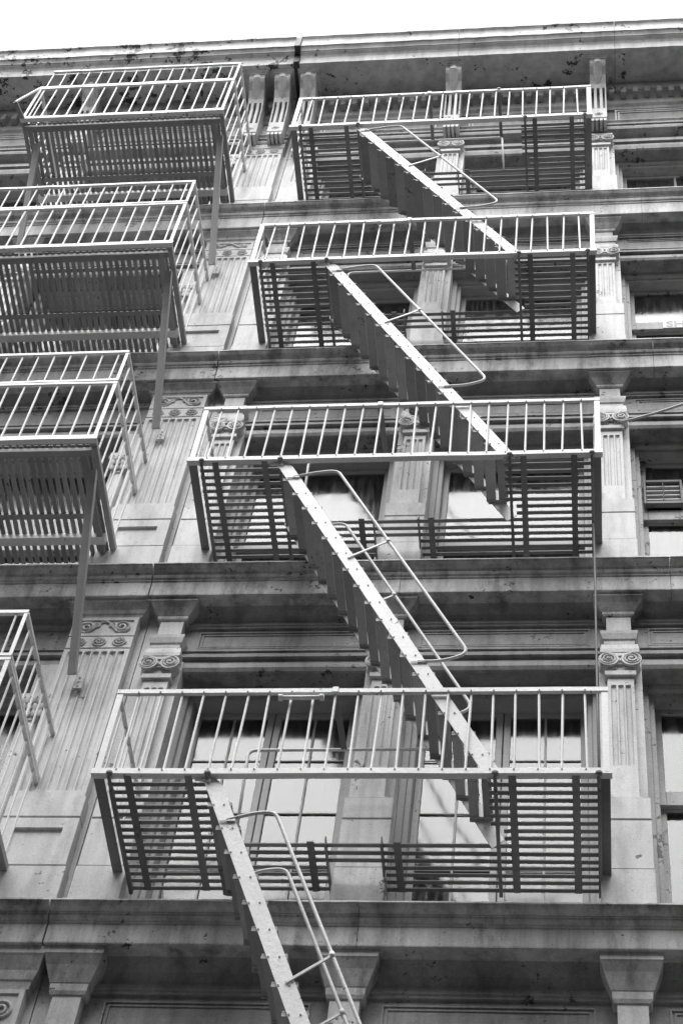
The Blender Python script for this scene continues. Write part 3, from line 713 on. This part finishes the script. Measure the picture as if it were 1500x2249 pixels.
# ------------------------------------------------------------------ left balconies
LL = ['topmost left balcony with both ends showing under the roof cornice', 'second left balcony from the roof', 'third left balcony from the roof', 'lowest left balcony, cut by the left edge']
X0, X1, DL = -3.12, -.75, 1.14
H1, H2 = .93, 1.47
for k, z in enumerate(PLAT):
    t = thing('fire_escape_balcony', LL[k]+(', two-tier pale railing' if k else ''), 'fire escape', ((X0+X1)/2, -.57, z), 'left fire escape balconies')
    zb = z-.05
    angle_x('front_beam', X0-.01, X1+.01, -DL-.01, zb, .06, .05, 'escape', t)
    angle_x('inner_beam', X0+.03, X1-.03, -DL+.075, zb-.05, .05, .05, 'grate_left', t)
    angle_x('mid_rail', X0, X1, -DL-.006, z+H1-.045, .03, .03, 'escape', t)
    angle_x('mid_rail', X0, X1, -DL-.008, z+H1-.005, .03, .03, 'escape', t)
    angle_x('top_rail', X0+.06, X1, -DL-.006, z+H2-.035, .035, .03, 'escape', t)
    for x, sg in ((X0, 1), (X1, -1)):
        angle_y('end_beam', x, -DL, .0, zb+.002, .056, .05, sg, 'grate_left', t)
        angle_y('end_beam', x+sg*.085, -DL+.08, .12, zb-.05, .05, .045, sg, 'grate_left', t)
        for hh in (H1-.045, H1-.004)+((H2-.035,) if x == X1 else ()): angle_y('end_rail', x, -DL+.02, .03, z+hh, .03, .032, sg, 'escape', t)
        box('corner_post', x-(0 if sg > 0 else .035), x+(.035 if sg > 0 else 0), -DL-.002, -DL+.005, z+.012, z+H1-.046, 'escape', t)
        if x == X1: box('corner_post', x-.03, x, -DL-.002, -DL+.005, z+H1+.026, z+H2-.036, 'escape', t)
        for j in range(1, 8):
            yy = -DL+j*.147
            part('baluster', cylmesh(.0085, H1-.03, 'escape', 6), (x+sg*.014, yy, z+H1/2-.02), t)
            if x == X1: part('baluster', cylmesh(.0085, H2-H1-.03, 'escape', 6), (x+sg*.014, yy, z+(H1+H2)/2-.01), t)
    n = 16
    for i in range(n):
        x = X0+.07+i*(X1-X0-.16)/(n-1)
        part('baluster', cylmesh(.0095, H1-.04, 'escape', 6), (x+random.uniform(-.004, .004), -DL+.012, z+H1/2-.02), t, (0, random.uniform(-.01, .01), 0))
        part('baluster', cylmesh(.0085, H2-H1-.045, 'escape', 6), (x+random.uniform(-.004, .004), -DL+.013, z+(H1+H2)/2-.005), t, (0, random.uniform(-.01, .01), 0))
    for i in range(36):
        x = X0+.075+i*.0632
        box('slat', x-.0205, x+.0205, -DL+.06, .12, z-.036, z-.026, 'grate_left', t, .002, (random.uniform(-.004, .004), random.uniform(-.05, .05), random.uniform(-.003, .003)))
    for y in (-1.0, -.38): box('floor_bearer', X0+.08, X1-.08, y-.025, y+.025, zb-.008, zb+.010, 'grate_left', t, .002)
    bm = bmesh.new(); prof_into(bm, [(-.20, zb-.06), (-.12, zb-.06), (-.12, zb+.005), (-.20, zb+.005)], X0+.05, X1-.06); mpart('wall_channel', bm, 'escape', t)
    for xs, xe in ((X1-.06, X1+.02), (X0+.16, X0+.18)):
        bar_between('diagonal_strut', (xs, -.85, zb-.03), (xe, -.09, z-1.86), .075, .02, 'unit', t)
        bar_between('diagonal_strut', (xs+.03, -.86, zb-.03), (xe+.03, -.10, z-1.86), .012, .05, 'unit', t)
        pl = box('wall_plate', xe+.015, xe+.085, -.035, -.004, z-1.96, z-1.80, 'leftiron', t)
        for zz in (-1.93, -1.88, -1.83): part('bolt', rivet_mesh(.009), (xe+.05, -.037, z+zz), pl)
    bar_between('end_brace', (X0+.0, -DL, z+H1-.02), (X0-.04, -DL-.19, z+.02), .022, .022, 'escape', t)
    bar_between('outrigger', (X0+.02, -DL-.0, zb+.02), (X0-.04, -DL-.20, zb+.04), .05, .03, 'grate_left', t)

# ------------------------------------------------------------------ small things
t = thing('louvred_vent', 'small louvred vent unit set in the window right of the third landing', 'vent', (3.95, .4, 16.24))
box('vent_housing', 3.80, 4.115, .415, .43, 16.25, 16.60, 'dark', t)
for a, b_, c, d in ((3.785, 3.808, 16.235, 16.62), (4.11, 4.133, 16.235, 16.62), (3.808, 4.11, 16.235, 16.275), (3.808, 4.11, 16.585, 16.62)): box('vent_frame', a, b_, .36, .414, c, d, 'grate', t)
for i in range(4): box('louvre', 3.81, 4.108, .375, .40, 16.30+i*.07, 16.338+i*.07, 'iron', t, .002, (-.35, 0, 0))
box('louvre_rod', 3.955, 3.965, .352, .36, 16.28, 16.58, 'dark', t)

t = thing('window_sign', 'pale strip sign with faded capital letters on the window rail at the right edge', 'sign', (4.3, .41, 19.62))
box('sign_board', 4.09, 4.62, .408, .416, 19.618, 19.782, 'white', t)
fc = bpy.data.curves.new('sign_text', 'FONT'); fc.body = 'SHA'; fc.size = .165; fc.extrude = .001; fc.space_character = 1.0; fc.offset = .004
fo = bpy.data.objects.new('tmp', fc); COL.objects.link(fo); bpy.context.view_layer.update()
me = bpy.data.meshes.new_from_object(fo.evaluated_get(bpy.context.evaluated_depsgraph_get())); COL.objects.unlink(fo); bpy.data.objects.remove(fo)
me.materials.clear(); me.materials.append(M['letter'])
part('lettering', me, (4.125, .4065, 19.64), t, (math.pi/2, 0, 0))

def top_tube(name, label, cat, pts, r, mat):
    bm = bmesh.new(); tube_into(bm, pts, r, 7); o = mpart(name, bm, mat, None, True); o['label'] = label; o['category'] = cat; return o
top_tube('conduit_pipe', 'thin vertical pipe from the third right landing down to the lowest one', 'pipe', [(3.33, -.27, 15.05), (3.332, -.275, 14.0), (3.33, -.27, 12.6), (3.335, -.265, 11.2)], .009, 'grate')
top_tube('hanging_cable', 'pale slack cable tied to the right column neck and leaving at the right edge', 'cable', [(3.60+i*.1, -.02-i*.012, 17.02+.055*(i*.1)**2*4+.02*i) for i in range(11)], .013, 'wire')
